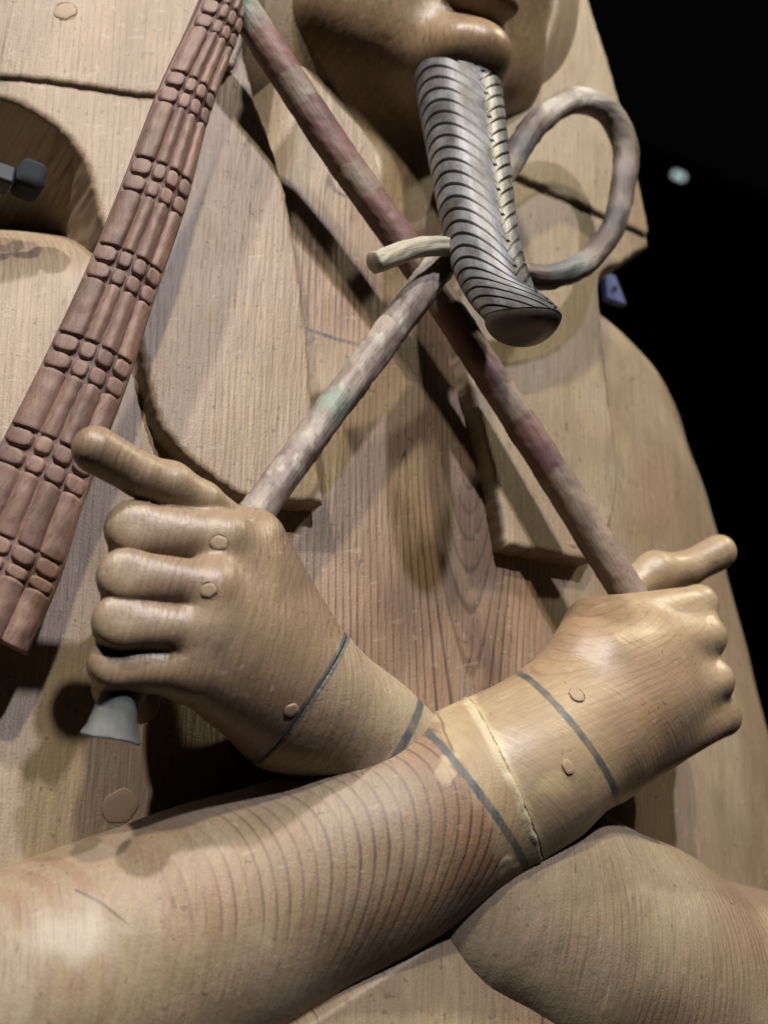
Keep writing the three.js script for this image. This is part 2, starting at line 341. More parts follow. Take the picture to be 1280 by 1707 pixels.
// ---- forearms and fists
const wristBand1 = plane3([-0.0151, 1.1684, 0.055], [-0.0119, 1.1464, 0.082], [0.0258, 1.1285, 0.05]);
const wristBand2 = plane3([0.0362, 1.2041, 0.06], [0.0441, 1.1802, 0.082], [0.0881, 1.1578, 0.05]);
const seamCut = plane3([0.0094, 1.1851, 0.055], [0.0087, 1.1513, 0.084], [0.0488, 1.1258, 0.045]);
const fistBand = plane3([-0.0606, 1.2062, 0.04], [-0.0852, 1.1719, 0.072], [-0.0953, 1.149, 0.05]);
const cuffBand = plane3([-0.0172, 1.18, 0.04], [-0.0242, 1.1713, 0.05], [-0.0293, 1.164, 0.055]);
const INK = [0.045, 0.055, 0.06];
const ink = (c, d, p, w = 0.0019) => mix3(c, INK, (1 - sstep(w * 0.75, w * 1.2, Math.abs(d) + noise(p[0] * 500, p[1] * 500, p[2] * 500) * 0.0003)) * (0.82 + 0.25 * noise(p[0] * 200, p[1] * 200, p[2] * 200)));

const armA = [[-0.31, 0.965, -0.09, 0.075, 0.07], [-0.20, 1.024, -0.036, 0.058, 0.054], [-0.14, 1.055, -0.014, 0.054, 0.05], [-0.09, 1.082, 0.002, 0.049, 0.047], [-0.035, 1.112, 0.02, 0.042, 0.042], [0.0, 1.134, 0.033, 0.037, 0.037], [0.034, 1.155, 0.042, 0.0335, 0.034], [0.075, 1.181, 0.044, 0.034, 0.033]];
const upperA = [[-0.34, 0.965, -0.1, 0.08, 0.075], [-0.36, 1.4, -0.12, 0.08, 0.08]];
const armAf = (x, y, z) => smin(chain(x, y, z, armA, 0.03), chain(x, y, z, upperA), 0.04);
const FILL = [0.0346, 1.1476, 0.075];
const WORN = [-0.167, 1.0701, 0.05];
const cracks = [[[-0.167, 1.0888, 0.05], [-0.1585, 1.0839, 0.05], [-0.1478, 1.075, 0.048]]];
const crackAt = (x, y) => Math.min(...cracks.map((c) => segDist(x, y, c)));
let seamSide = 1; if (seamCut(0, 1.14, 0.05) > 0) seamSide = -1;
const seamAt = (x, y, z) => seamCut(x, y, z) * seamSide;      // below 0 on the forearm's side
const toolMarks = (x, y, z, a = 0.0006) => fbm(x * 45, y * 45, z * 45, 2) * a * 0.8 + noise(x * 420, y * 420, z * 420) * a * 0.06;
const wrist1 = [0.0492, 1.1644, 0.045], hb = [0.1233, 1.2166, 0.045];
const kn1 = [[0.159, 1.2657, 0.05], [0.1595, 1.2463, 0.054], [0.1644, 1.223, 0.052], [0.1766, 1.2063, 0.044]];
const handAf = (x, y, z) => {
  let d = chain(x, y, z, [[0.0, 1.134, 0.04, 0.033, 0.033], [0.034, 1.155, 0.042, 0.0333, 0.0338], [...wrist1, 0.035, 0.0335], [...[0.0715, 1.1832, 0.045], 0.036, 0.033], [...[0.1083, 1.2109, 0.046], 0.041, 0.033]], 0.01);
  d = smin(d, cap(x, y, z, [0.0881, 1.2433, 0.046], kn1[0], 0.014, 0.0105), 0.012);
  d = smin(d, cap(x, y, z, [0.0845, 1.2186, 0.052], kn1[1], 0.024, 0.0105), 0.012);
  d = smin(d, cap(x, y, z, [0.0887, 1.1914, 0.05], kn1[2], 0.027, 0.0105), 0.012);
  d = smin(d, cap(x, y, z, [0.0981, 1.1756, 0.042], kn1[3], 0.022, 0.0098), 0.012);
  for (let i = 0; i < 4; i++) {
    const k = kn1[i], r = [0.0112, 0.0115, 0.0115, 0.0105][i], e = [k[0] + 0.004, k[1] - 0.003, k[2] - 0.034], m = [k[0] - 0.028, k[1] - 0.006, k[2] - 0.044];
    d = smin(d, smin(cap(x, y, z, k, e, r, r * 0.95), cap(x, y, z, e, m, r * 0.95, r * 0.9), 0.004), 0.0015);
  }
  d = smin(d, ell(x, y, z, [0.1598, 1.2347, 0.02], [0.036, 0.04, 0.022]), 0.01);
  const t = [[0.1339, 1.2776, 0.026], [0.147, 1.2879, 0.03], [0.1698, 1.2946, 0.031], [0.1898, 1.307, 0.036]], r = [0.011, 0.0118, 0.0096, 0.0104];
  let th = 9; for (let i = 0; i < 3; i++) th = smin(th, cap(x, y, z, t[i], t[i + 1], r[i], r[i + 1]), 0.004);
  return smin(d, th, 0.003);
};
const limbA = (x, y, z) => { const a = armAf(x, y, z), b = handAf(x, y, z); return smin(a, b, 0.014); };
const ridge = (x, y, z, q) => 0.0005 * (1 - sstep(0.001, 0.0035, Math.abs(q + 0.0012 * noise(x * 150, y * 150, z * 150)))) * (1 + 1.2 * noise(x * 220, y * 220, z * 220));
const forearmA = (x, y, z) => smax(limbA(x, y, z), seamAt(x, y, z), 0.0008);
const handA = (x, y, z) => smax(limbA(x, y, z), -seamAt(x, y, z) + 0.0001, 0.0008);
carved('forearm', forearmA,
  (x, y, z) => forearmA(x, y, z) - ridge(x, y, z, seamAt(x, y, z)) + toolMarks(x, y, z, 0.0009) - 0.0005 * sstep(0.2, 0.42, fbm(x * 55 + 9, y * 55, z * 55, 3)) * sstep(-0.05, -0.01, seamAt(x, y, z)),
  (p) => {
    armWood.cover = mix(-0.05, 0.85, sstep(-0.17, -0.06, p[0] + 0.4 * (p[1] - 1.1))); let c = wood(p, armWood); const s = seamAt(...p), b = wristBand1(...p);
    const filler = sstep(-0.022, -0.016, s + noise(p[0] * 120, p[1] * 120, p[2] * 120) * 0.004);
    c = mix3(c, mix3([0.34, 0.27, 0.155], [0.27, 0.2, 0.11], clamp(0.5 + 1.5 * fbm(p[0] * 70, p[1] * 70, p[2] * 70, 3))), filler * 0.75);
    c = mix3(c, [0.42, 0.36, 0.24], 0.8 * (1 - sstep(0.0012, 0.003, Math.abs(s + 0.001 + 0.0012 * noise(p[0] * 150, p[1] * 150, p[2] * 150)))));
    c = mix3(c, [0.07, 0.045, 0.025], 0.7 * (1 - sstep(0.0002, 0.0009, Math.abs(s + 0.019 + 0.003 * noise(p[0] * 90, p[1] * 90, 3)))) * sstep(-0.1, 0.3, noise(p[0] * 70, p[1] * 70, 8)));
    c = mix3(c, [0.40, 0.33, 0.2], 0.8 * sstep(0.22, 0.34, fbm(p[0] * 55 + 9, p[1] * 55, p[2] * 55, 3)) * sstep(-0.05, -0.01, s));
    c = mix3(c, [0.06, 0.035, 0.02], 0.85 * (1 - sstep(0.0001, 0.001, crackAt(p[0], p[1]) + 0.0005 * noise(p[0] * 130, p[1] * 130, 1))));
    c = mix3(c, [0.43, 0.39, 0.33], 0.55 * (1 - sstep(0.004, 0.02, Math.hypot(p[0] - WORN[0], p[1] - WORN[1]) + 0.006 * noise(p[0] * 150, p[1] * 150, 2))));
    return ink(c, b, p);
  }, [-0.32, 0.91, -0.06], [0.1, 1.26, 0.09], 0.0013, 0.0004, { roughness: 0.6, bumpScale: 0.0004 }, 'forearm lying on top, ringed with fine dark growth lines');
const hand1 = carved('hand', handA,
  (x, y, z) => handA(x, y, z) + toolMarks(x, y, z, 0.0005),
  (p) => {
    let c = wood(p, handWood); const s = -seamAt(...p);
    c = mix3(c, [0.40, 0.33, 0.2], sstep(-0.005, -0.001, s + noise(p[0] * 150, p[1] * 150, p[2] * 150) * 0.002) * 0.8);
    const q = Math.hypot(p[0] - FILL[0], (p[1] - FILL[1]) * 1.6); c = mix3(c, [0.36, 0.28, 0.16], 0.7 * (1 - sstep(0.006, 0.012, q + 0.004 * noise(p[0] * 200, p[1] * 200, 4))));
    return ink(c, wristBand2(...p), p);
  }, [-0.03, 1.09, -0.03], [0.2, 1.32, 0.09], 0.001, 0.0004, { roughness: 0.43, bumpScale: 0.00015, bumpMap: bumpFor(4, 1.1) }, 'fist whose back faces outward, knuckles along its edge');

const armB = [[...[-0.0673, 1.1793, 0.036], 0.028, 0.028], [...[-0.0356, 1.1684, 0.025], 0.029, 0.03], [-0.005, 1.135, 0.016, 0.046, 0.034], [0.05, 1.107, 0.021, 0.0545, 0.037], [0.095, 1.09, 0.012, 0.059, 0.041], [0.15, 1.078, -0.004, 0.062, 0.046], [0.25, 1.05, -0.035, 0.075, 0.06], [0.36, 1.01, -0.11, 0.08, 0.08]];
const forearmB = (x, y, z) => chain(x, y, z, armB, 0.02);
const kn2 = [[-0.1317, 1.236, 0.072], [-0.1372, 1.2112, 0.076], [-0.1374, 1.1925, 0.074], [-0.1393, 1.1758, 0.068]];
const pip2 = [[-0.1702, 1.2343, 0.066], [-0.1738, 1.2106, 0.072], [-0.1735, 1.1914, 0.07], [-0.1715, 1.1762, 0.062]];
const r2 = [0.0118, 0.0114, 0.0111, 0.0106];
const fistf = (x, y, z) => {
  let d = cap(x, y, z, [-0.0702, 1.186, 0.036], [-0.1117, 1.243, 0.056], 0.026, 0.017);
  const w = [[-0.0787, 1.1919, 0.042], [-0.0804, 1.1857, 0.043], [-0.082, 1.1787, 0.042], [-0.0832, 1.171, 0.038]], wr = [0.022, 0.024, 0.024, 0.022];
  for (let i = 0; i < 4; i++) d = smin(d, cap(x, y, z, w[i], kn2[i], wr[i], 0.0125), 0.014);
  d = smin(d, cap(x, y, z, [-0.0525, 1.1751, 0.032], [-0.0761, 1.1804, 0.038], 0.028, 0.028), 0.012);
  d = smin(d, ell(x, y, z, [-0.1186, 1.2168, 0.03], [0.05, 0.045, 0.026]), 0.01);
  let fg = 9;
  for (let i = 0; i < 4; i++) {
    const k = kn2[i], q = pip2[i], r = r2[i], e = [q[0] + 0.012, q[1] - 0.002, q[2] - 0.03], m = [q[0] + 0.026, q[1] - 0.004, q[2] - 0.042];
    let a = cap(x, y, z, k, q, r * 0.98, r); a = smin(a, cap(x, y, z, q, e, r, r * 0.96), 0.004); a = smin(a, cap(x, y, z, e, m, r * 0.96, r * 0.9), 0.004);
    a = smax(a, -0.25 * (x - mix(k[0], q[0], 0.5)) + 0.97 * (z - mix(k[2], q[2], clamp((k[0] - x) / (k[0] - q[0])))) - r * 0.88 - 0.0025, 0.005); fg = smin(fg, a, 0.0008);
  }
  d = smin(d, fg, 0.004);
  const t = [[-0.12, 1.2516, 0.06], [-0.1406, 1.2539, 0.067], [-0.1567, 1.2575, 0.069], [-0.1709, 1.2583, 0.07], [-0.1927, 1.2637, 0.073]], tr = [0.0055, 0.0084, 0.0099, 0.0093, 0.0103];
  let th = 9; for (let i = 0; i < 4; i++) th = smin(th, cap(x, y, z, t[i], t[i + 1], tr[i], tr[i + 1]), 0.003);
  return smin(d, th, 0.003);
};
let bandSide = 1; if (fistBand(-0.13, 1.22, 0.06) > 0) bandSide = -1;
const limbB = (x, y, z) => smin(fistf(x, y, z), forearmB(x, y, z), 0.012);
const handB = (x, y, z) => smax(limbB(x, y, z), fistBand(x, y, z) * bandSide, 0.0002);
const underWood = { ...armWood, cover: 0.12, seed: 14, contrast: 0.8, early: [0.34, 0.28, 0.185], red: [0.29, 0.205, 0.13] };
const lowerB = (x, y, z) => smax(limbB(x, y, z), -fistBand(x, y, z) * bandSide + 0.0001, 0.0002);
carved('forearm', lowerB, (x, y, z) => lowerB(x, y, z) + toolMarks(x, y, z, 0.0009),
  (p) => ink(ink(wood(p, underWood), cuffBand(...p), p, p[0] < -0.01 ? 0.0022 : 0), fistBand(...p), p),
  [-0.14, 0.9, -0.06], [0.34, 1.24, 0.08], 0.0013, 0.0005, { roughness: 0.6, bumpScale: 0.0004 }, 'forearm passing underneath the other one');
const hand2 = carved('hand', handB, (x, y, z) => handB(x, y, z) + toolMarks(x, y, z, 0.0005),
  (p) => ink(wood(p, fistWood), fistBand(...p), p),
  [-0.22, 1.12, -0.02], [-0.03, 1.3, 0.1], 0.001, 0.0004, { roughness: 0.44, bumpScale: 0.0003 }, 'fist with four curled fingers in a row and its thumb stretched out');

// dowels that pin the hands and arms
const pegMat = new THREE.MeshPhysicalMaterial({ color: new THREE.Color(0.25, 0.18, 0.112), roughness: 0.6 });
const gapMat = new THREE.MeshStandardMaterial({ color: new THREE.Color(0.07, 0.045, 0.025), roughness: 0.9 });
function snap(p, f) {   // down along z until the carved surface is met
  let [x, y, z] = p; z += 0.03; for (let i = 0; i < 40; i++) z -= f(x, y, z) * 0.7;
  const e = 0.0015, n = V([f(x + e, y, z) - f(x - e, y, z), f(x, y + e, z) - f(x, y - e, z), f(x, y, z + e) - f(x, y, z - e)]).normalize();
  return [V([x, y, z]), n];
}
function peg(p, f, r, parent, seed) {
  const [c, n] = snap(p, f), q = new THREE.Quaternion().setFromUnitVectors(new THREE.Vector3(0, 1, 0), n), pts = [];
  const prof = [[0, 0.0003], [r * 0.5, 0.0003], [r * 0.88, 0.0002], [r * 0.95, -0.0003], [r * 0.95, -0.004]];
  const G = new THREE.LatheGeometry(prof.reverse().map(([a, b]) => new THREE.Vector2(a, b)), 20), A = G.attributes.position;
  for (let i = 0; i < A.count; i++) { const a = Math.atan2(A.getZ(i), A.getX(i)), s = 1 + 0.09 * Math.sin(2 * a + seed) + 0.05 * Math.sin(5 * a + seed * 3); A.setXYZ(i, A.getX(i) * s, A.getY(i) + 0.0005 + 0.0002 * Math.sin(a + seed) * Math.hypot(A.getX(i), A.getZ(i)) / r, A.getZ(i) * s); }
  G.computeVertexNormals();
  const m = part('peg', G, pegMat, parent); m.position.copy(c); m.quaternion.copy(q);
  const R = new THREE.TorusGeometry(r * 1.0, 0.00028, 6, 28, 2.4 + 1.5 * (1 + Math.sin(seed * 2.7))); R.rotateZ(seed * 2.1); R.rotateX(Math.PI / 2);
  const k = part('peg_gap', R, gapMat, parent); k.position.copy(c); k.quaternion.copy(q); k.scale.set(1 + 0.06 * Math.sin(seed), 0.6, 1 - 0.05 * Math.cos(seed));
}
peg([-0.138, 1.2297, 0.085], fistf, 0.0037, hand2, 1); peg([-0.1429, 1.2062, 0.087], fistf, 0.0034, hand2, 2);
peg([-0.0935, 1.1663, 0.07], fistf, 0.0034, hand2, 3);
peg([0.0531, 1.193, 0.08], handA, 0.0042, hand1, 5); peg([0.0412, 1.1555, 0.078], handA, 0.0036, hand1, 6);

peg([-0.2085, 1.5651, -0.0223], (x, y, z) => z - wingTop(x, y), 0.0062, coffin, 8); peg([-0.1385, 1.1316, -0.0074], (x, y, z) => z - base(x, y), 0.0085, coffin, 9);

// ---- head: only jaw, mouth and cheeks come into view
const headf = (x, y, z) => {
  let d = ell(x, y, z, [0, 1.665, 0.0], [0.084, 0.115, 0.088]);
  d = smin(d, ell(x, y, z, [0, 1.561, 0.06], [0.026, 0.02, 0.029]), 0.02);
  d = smin(d, cap(x, y, z, [-0.055, 1.612, 0.005], [-0.01, 1.578, 0.038], 0.03, 0.02), 0.025);
  d = smin(d, cap(x, y, z, [0.055, 1.612, 0.005], [0.01, 1.578, 0.038], 0.03, 0.02), 0.025);
  d = smin(d, ell(x, y, z, [0, 1.592, 0.078], [0.023, 0.0078, 0.0145]), 0.007);
  d = smin(d, ell(x, y, z, [0, 1.611, 0.08], [0.024, 0.0085, 0.0135]), 0.0025);
  d = smax(d, -cap(x, y, z, [-0.022, 1.601, 0.092], [0.022, 1.601, 0.092], 0.0024, 0.0022), 0.003);
  d = smin(d, cap(x, y, z, [0, 1.70, 0.09], [0, 1.65, 0.1], 0.008, 0.014), 0.012);
  d = smin(d, cap(x, y, z, [0, 1.45, -0.07], [0, 1.62, -0.045], 0.066, 0.06), 0.03);
  return d;
};
part('head', meshField(headf, [-0.1, 1.4, -0.08], [0.1, 1.84, 0.13], 0.0016, {
  fine: (x, y, z) => headf(x, y, z) + toolMarks(x, y, z, 0.0007), color: (p) => wood(p, faceWood),
}), faceMat, coffin, 'chin, lips and neck of darker golden wood');
{
  const f = (x, y, z) => smax(ell(x, y, z, [0, 1.72, -0.08], [0.16, 0.2, 0.14]), -ell(x, y, z, [0, 1.69, 0.03], [0.088, 0.14, 0.1]), 0.006);
  part('headdress_hood', meshField(f, [-0.17, 1.5, -0.23], [0.17, 1.93, 0.07], 0.004), boardMat, coffin);
}

// ---- plaited beard: each strip of the plait is a slab laid on the bent core
const beard = new THREE.Group(); beard.name = 'beard'; coffin.add(beard);
beard.userData.label = 'grey plaited false beard with an upturned tip';
{
  const axis = new THREE.CatmullRomCurve3([[0, 1.5954, 0.0393], [0, 1.5639, 0.049], [0, 1.5182, 0.0589], [0, 1.4748, 0.0676], [0, 1.4332, 0.077], [0, 1.4004, 0.0886], [0, 1.366, 0.1105]].map((p) => V([0, p[1], p[2]])), false, 'centripetal');
  const L = axis.getLength(), M = 200, fr = [];
  for (let i = 0; i <= M; i++) { const c = axis.getPointAt(i / M), t = axis.getTangentAt(i / M); const n = new THREE.Vector3(0, t.z, -t.y).normalize().lerp(new THREE.Vector3(0, -0.25, 1), sstep(0.55, 1, i / M)).normalize(); fr.push([c, n, new THREE.Vector3(0, -n.z, n.y)]); }
  const wide = [[0, 0.0258], [0.2, 0.0252], [0.45, 0.0225], [0.7, 0.0198], [0.86, 0.0192], [1, 0.0195]], thick = [[0, 0.0235], [0.3, 0.0225], [0.6, 0.0195], [0.85, 0.0175], [1, 0.0205]];
  const at = (s, th, h) => {   // s along the beard 0..1, th round it (0 is the front), h above the surface
    const u = clamp(s) * M, i = Math.min(M - 1, Math.floor(u)), t = u - i;
    const c = fr[i][0].clone().lerp(fr[i + 1][0], t), n = fr[i][1].clone().lerp(fr[i + 1][1], t);
    const rd = 1 - 0.13 * Math.pow(clamp((s - 0.9) / 0.1), 2.5), a = lerpTab(wide, s) * rd + h, b = lerpTab(thick, s) * rd + h + (Math.cos(th) > 0 ? 0.011 * Math.pow(Math.cos(th), 1.5) * sstep(0.86, 1, s) : 0);
    return [c.x + Math.sin(th) * a, c.y + n.y * Math.cos(th) * b, c.z + n.z * Math.cos(th) * b];
  };
  const beardWood = (p) => { const g = 1 + 0.25 * noise(p[0] * 900, p[1] * 300, p[2] * 900) + 0.3 * fbm(p[0] * 110, p[1] * 110, p[2] * 110, 3), w = clamp(0.5 + 1.7 * fbm(p[0] * 90 + 5, p[1] * 90, p[2] * 90, 3)); return mix3([0.075, 0.072, 0.07], [0.175, 0.182, 0.195], w).map((v) => v * g); };
  const beardMat = woodMat({ vertexColors: true, map: tintFor(4), roughness: 0.42, bumpScale: 0.00014 });
  const grid = (fn, nu, nv, dark) => {
    const pos = [], uv = [], col = [], idx = [], rad = [];
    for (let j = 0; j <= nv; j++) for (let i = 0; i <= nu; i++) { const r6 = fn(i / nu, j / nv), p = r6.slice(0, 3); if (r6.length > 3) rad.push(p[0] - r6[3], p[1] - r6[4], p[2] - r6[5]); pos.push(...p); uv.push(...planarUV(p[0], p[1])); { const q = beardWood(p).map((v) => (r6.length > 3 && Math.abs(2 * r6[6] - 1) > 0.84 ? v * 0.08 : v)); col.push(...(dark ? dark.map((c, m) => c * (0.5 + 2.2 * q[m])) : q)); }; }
    for (let j = 0; j < nv; j++) for (let i = 0; i < nu; i++) { const a = j * (nu + 1) + i, b = a + 1, c = a + nu + 1, d = c + 1; idx.push(a, b, c, b, d, c); }
    const G = new THREE.BufferGeometry(); G.setAttribute('position', new THREE.Float32BufferAttribute(pos, 3)); G.setAttribute('uv', new THREE.Float32BufferAttribute(uv, 2)); G.setAttribute('color', new THREE.Float32BufferAttribute(col, 3)); G.setIndex(idx); G.computeVertexNormals(); G.userData.rad = rad; return G;
  };
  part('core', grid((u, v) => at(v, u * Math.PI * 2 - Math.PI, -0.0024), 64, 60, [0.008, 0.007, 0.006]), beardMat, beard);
  const pitch = 0.0088 / L, kL = 0.0235 / L, kR = 0.021 / L, ease = (t) => t < 1.5 ? Math.sin(t) * 1.15 : 1.147;
  const seam = (s) => { const q = s / (2 * pitch), f = q - Math.floor(q); return (f < 0.5 ? f : 1 - f) * 0.52 - 0.13; };
  for (const side of [-1, 1]) {
    const k = side < 0 ? kL : kR;
    for (let i = -2; i < 1 / pitch + 8; i++) {
      const s0 = (i + (side > 0 ? 0.5 : 0)) * pitch, s1 = s0 + pitch, sAt = (s, th) => s - k * ease(Math.abs(th));
      if (sAt(s0, 0) < -0.01 && sAt(s1, 0) < 0.02) continue;
      if (sAt(s0, Math.PI) > 1) continue;
      const G = grid((u, v) => {
        const e0 = 2 * u - 1, v2 = 0.5 + 0.5 * Math.sign(e0) * (1 - Math.pow(1 - Math.abs(e0), 1.9)), w = Math.pow(v, 1.15);                                 // u runs across the strip, v along it from the seam
        const sm = mix(s0, s1, v2); let th0 = 0; for (let q = 0; q < 6; q++) th0 = 0.5 * th0 + 0.5 * seam(sAt(sm, th0)); const th = side < 0 ? mix(th0 - 0.008, -Math.PI, w) : mix(th0 + 0.008, Math.PI, w);
        const s = sAt(mix(s0 + 0.06 * pitch, s1 - 0.06 * pitch, v2), th), edge = Math.pow(Math.abs(2 * v2 - 1), 30), end = 1 - sstep(0, 0.006, w);
        const h = 0.0003 - 0.0024 * edge - 0.0002 * end + 0.00015 * (1 - v2) ;
        const sc = clamp(s), k = Math.round(sc * M), p = at(sc, th, h); return [...p, fr[k][0].x, fr[k][0].y, fr[k][0].z, v2];
      }, 16, 48);
      let facing = 0; { const N = G.attributes.normal, R = G.userData.rad; for (let a = 0; a < N.count; a++) facing += N.getX(a) * R[3 * a] + N.getY(a) * R[3 * a + 1] + N.getZ(a) * R[3 * a + 2]; }
      if (facing < 0) { const q = G.index.array; for (let a = 0; a < q.length; a += 3) { const b = q[a]; q[a] = q[a + 1]; q[a + 1] = b; } G.computeVertexNormals(); }
      const N = G.attributes.normal, R = G.userData.rad;                     // keep the shading of folded corners on the beard's own roundness
      for (let a = 0; a < N.count; a++) { const r = new THREE.Vector3(R[3 * a], R[3 * a + 1], R[3 * a + 2]).normalize(), q = new THREE.Vector3().fromBufferAttribute(N, a), c17 = a % 17, w = c17 > 1 && c17 < 15 ? 0.85 : q.dot(r) < 0.2 ? 1 : 0.1; q.lerp(r, w).normalize(); N.setXYZ(a, q.x, q.y, q.z); }
      G.userData = {};
      part('plait', G, beardMat, beard);
    }
  }
  const [c, n, t] = fr[M];
  part('tip', grid((u, v) => { const q = v * Math.PI / 2, r = Math.cos(q), a = u * Math.PI * 2 - Math.PI, p = at(1, a, 0.0001), bulge = 0.012 * Math.sin(q); return [mix(c.x, p[0], r), mix(c.y, p[1], r) + t.y * bulge, mix(c.z, p[2], r) + t.z * bulge]; }, 64, 20, [0.075, 0.068, 0.06]), beardMat, beard, 'dark rounded end of the beard');
}

// ---------------------------------------------------------------- crook and flail
function rodGeometry(pts, radii, seg, rad, colorAt, rough = 0.0006, seed = 0) {
  const curve = new THREE.CatmullRomCurve3(pts.map(V), false, 'centripetal'), fr = curve.computeFrenetFrames(seg), pos = [], uv = [], col = [], idx = [];
  const rr = (t) => { const u = t * (radii.length - 1), i = Math.min(radii.length - 2, Math.floor(u)); return mix(radii[i], radii[i + 1], u - i); };
  const len = curve.getLength();
  for (let j = -1; j <= seg + 1; j++) {
    const t = clamp(j / seg), c = curve.getPointAt(t), N = fr.normals[clamp(j, 0, seg)], B = fr.binormals[clamp(j, 0, seg)];
    for (let i = 0; i <= rad; i++) {
      const a = i / rad * Math.PI * 2, nx = Math.cos(a), ny = Math.sin(a);
      let r = j < 0 || j > seg ? 0 : rr(t) + fbm(t * len * 45 + seed, nx * 2.2 + 7, ny * 2.2, 3) * rough * 2 + noise(t * len * 260, nx * 5 + seed, ny * 5) * rough * 0.7;
      const p = [c.x + (N.x * nx + B.x * ny) * r, c.y + (N.y * nx + B.y * ny) * r, c.z + (N.z * nx + B.z * ny) * r];
      pos.push(...p); uv.push(i / rad * 0.08, t * len * 1.4); col.push(...colorAt(t, a, p));
    }
  }
  const W = rad + 1;
  for (let j = 0; j < seg + 2; j++) for (let i = 0; i < rad; i++) { const a = j * W + i, b = a + 1, c = a + W, d = c + 1; idx.push(a, b, c, b, d, c); }
  const G = new THREE.BufferGeometry(); G.setAttribute('position', new THREE.Float32BufferAttribute(pos, 3)); G.setAttribute('uv', new THREE.Float32BufferAttribute(uv, 2)); G.setAttribute('color', new THREE.Float32BufferAttribute(col, 3)); G.setIndex(idx); G.computeVertexNormals(); return G;
}
const stickMat = woodMat({ vertexColors: true, map: tint4, roughness: 0.58, bumpScale: 0.0002 });
const mottle = (p, a, b, f = 60) => mix3(a, b, clamp(0.5 + 1.6 * fbm(p[0] * f, p[1] * f, p[2] * f, 3)));
const shade = (c, p) => { const g = 1 + 0.16 * noise(p[0] * 800, p[1] * 800, p[2] * 800) + 0.2 * fbm(p[0] * 150, p[1] * 150, p[2] * 150, 2); return c.map((v) => v * g); };
const crook = thing('crook', 'worn wooden crook whose hooked top curls behind the beard', 'crook', [0, 0, 0]);
{
  const pale = [0.31, 0.275, 0.225], violet = [0.19, 0.145, 0.135], green = [0.17, 0.25, 0.19], dark = [0.10, 0.075, 0.06];
  const stick = (t, a, p) => {
    let c = mottle(p, pale, violet, 45);
    const bandy = fbm(t * 14, 3, 1, 2); c = mix3(c, violet, sstep(0.0, 0.3, bandy) * 0.45);
    const gr = Math.exp(-Math.pow((t - 0.60) / 0.022, 2)); c = mix3(c, green, clamp(gr * (0.9 + 1.2 * fbm(p[0] * 200, p[1] * 200, p[2] * 200, 2))));
    const chip = sstep(0.18, 0.24, fbm(p[0] * 130 + p[1] * 40, p[1] * 60 - p[0] * 40, p[2] * 130, 3)); c = mix3(c, [0.38, 0.35, 0.29], chip * 0.7);
    const nick = sstep(0.62, 0.7, noise(p[0] * 420, p[1] * 160, p[2] * 420)); c = mix3(c, [0.08, 0.06, 0.045], nick * 0.6);
    return shade(c, p);
  };
  part('shaft', rodGeometry([[-0.1634, 1.1669, 0.053], [-0.108, 1.2608, 0.05], [-0.062, 1.3397, 0.053], [-0.0103, 1.4276, 0.057]], [0.0085, 0.0086, 0.0083, 0.0082, 0.0085, 0.0088], 160, 28, stick, 0.0007, 3), stickMat, crook);
  const marks = [[[0.0389, 1.5153, 0.055], [0.13, 0.15, 0.17]], [[0.0483, 1.5334, 0.054], [0.2, 0.15, 0.14]], [[0.0636, 1.5539, 0.053], [0.4, 0.37, 0.33]], [[0.0872, 1.5748, 0.052], [0.42, 0.39, 0.35]], [[0.1129, 1.5736, 0.05], [0.2, 0.17, 0.14]], [[0.1248, 1.5549, 0.048], [0.17, 0.125, 0.085]], [[0.1211, 1.524, 0.046], [0.14, 0.095, 0.09]], [[0.1127, 1.4987, 0.046], [0.055, 0.055, 0.05]], [[0.103, 1.478, 0.047], [0.16, 0.11, 0.105]], [[0.081, 1.4542, 0.049], [0.24, 0.27, 0.27]], [[0.0665, 1.4429, 0.051], [0.15, 0.17, 0.18]], [[0.0498, 1.4367, 0.054], [0.16, 0.105, 0.095]]];
  const hook = (t, a, p) => {
    let c = mottle(p, [0.2, 0.17, 0.14], violet, 60), w = 0, m = [0, 0, 0];
    for (const [q, k] of marks) { const e = Math.exp(-((p[0] - q[0]) ** 2 + (p[1] - q[1]) ** 2) / 0.00012) + 1e-6; w += e; m = m.map((v, i) => v + e * k[i] * (k[0] > 0.3 ? 0.9 : 0.48)); }
    const own = 1 - sstep(0.84, 0.88, t); c = mix3(c, m.map((v) => v / w), clamp(w * 1.4 + 0.9 * fbm(p[0] * 80, p[1] * 80, p[2] * 80, 3)) * own);
    return mix3(shade(c, p), [0.34, 0.32, 0.25], sstep(0.86, 0.93, t));
  };
  part('hook', rodGeometry([[-0.0114, 1.4261, 0.057], [0.0126, 1.4686, 0.056], [0.0372, 1.5134, 0.055], [0.0562, 1.546, 0.054], [0.0826, 1.5715, 0.052], [0.1085, 1.5776, 0.05], [0.1242, 1.5614, 0.048], [0.1232, 1.5291, 0.046], [0.1124, 1.4931, 0.046], [0.0906, 1.4627, 0.048], [0.0616, 1.4416, 0.052], [0.0403, 1.4349, 0.056], [0.006, 1.4301, 0.066], [-0.0195, 1.4234, 0.072], [-0.0383, 1.4156, 0.072], [-0.0608, 1.401, 0.07]],
    [0.0088, 0.0084, 0.008, 0.0076, 0.0076, 0.0078, 0.008, 0.008, 0.0078, 0.0074, 0.007, 0.0068, 0.006, 0.0052, 0.0054, 0.0056], 220, 24, hook, 0.0007, 9), stickMat, crook);
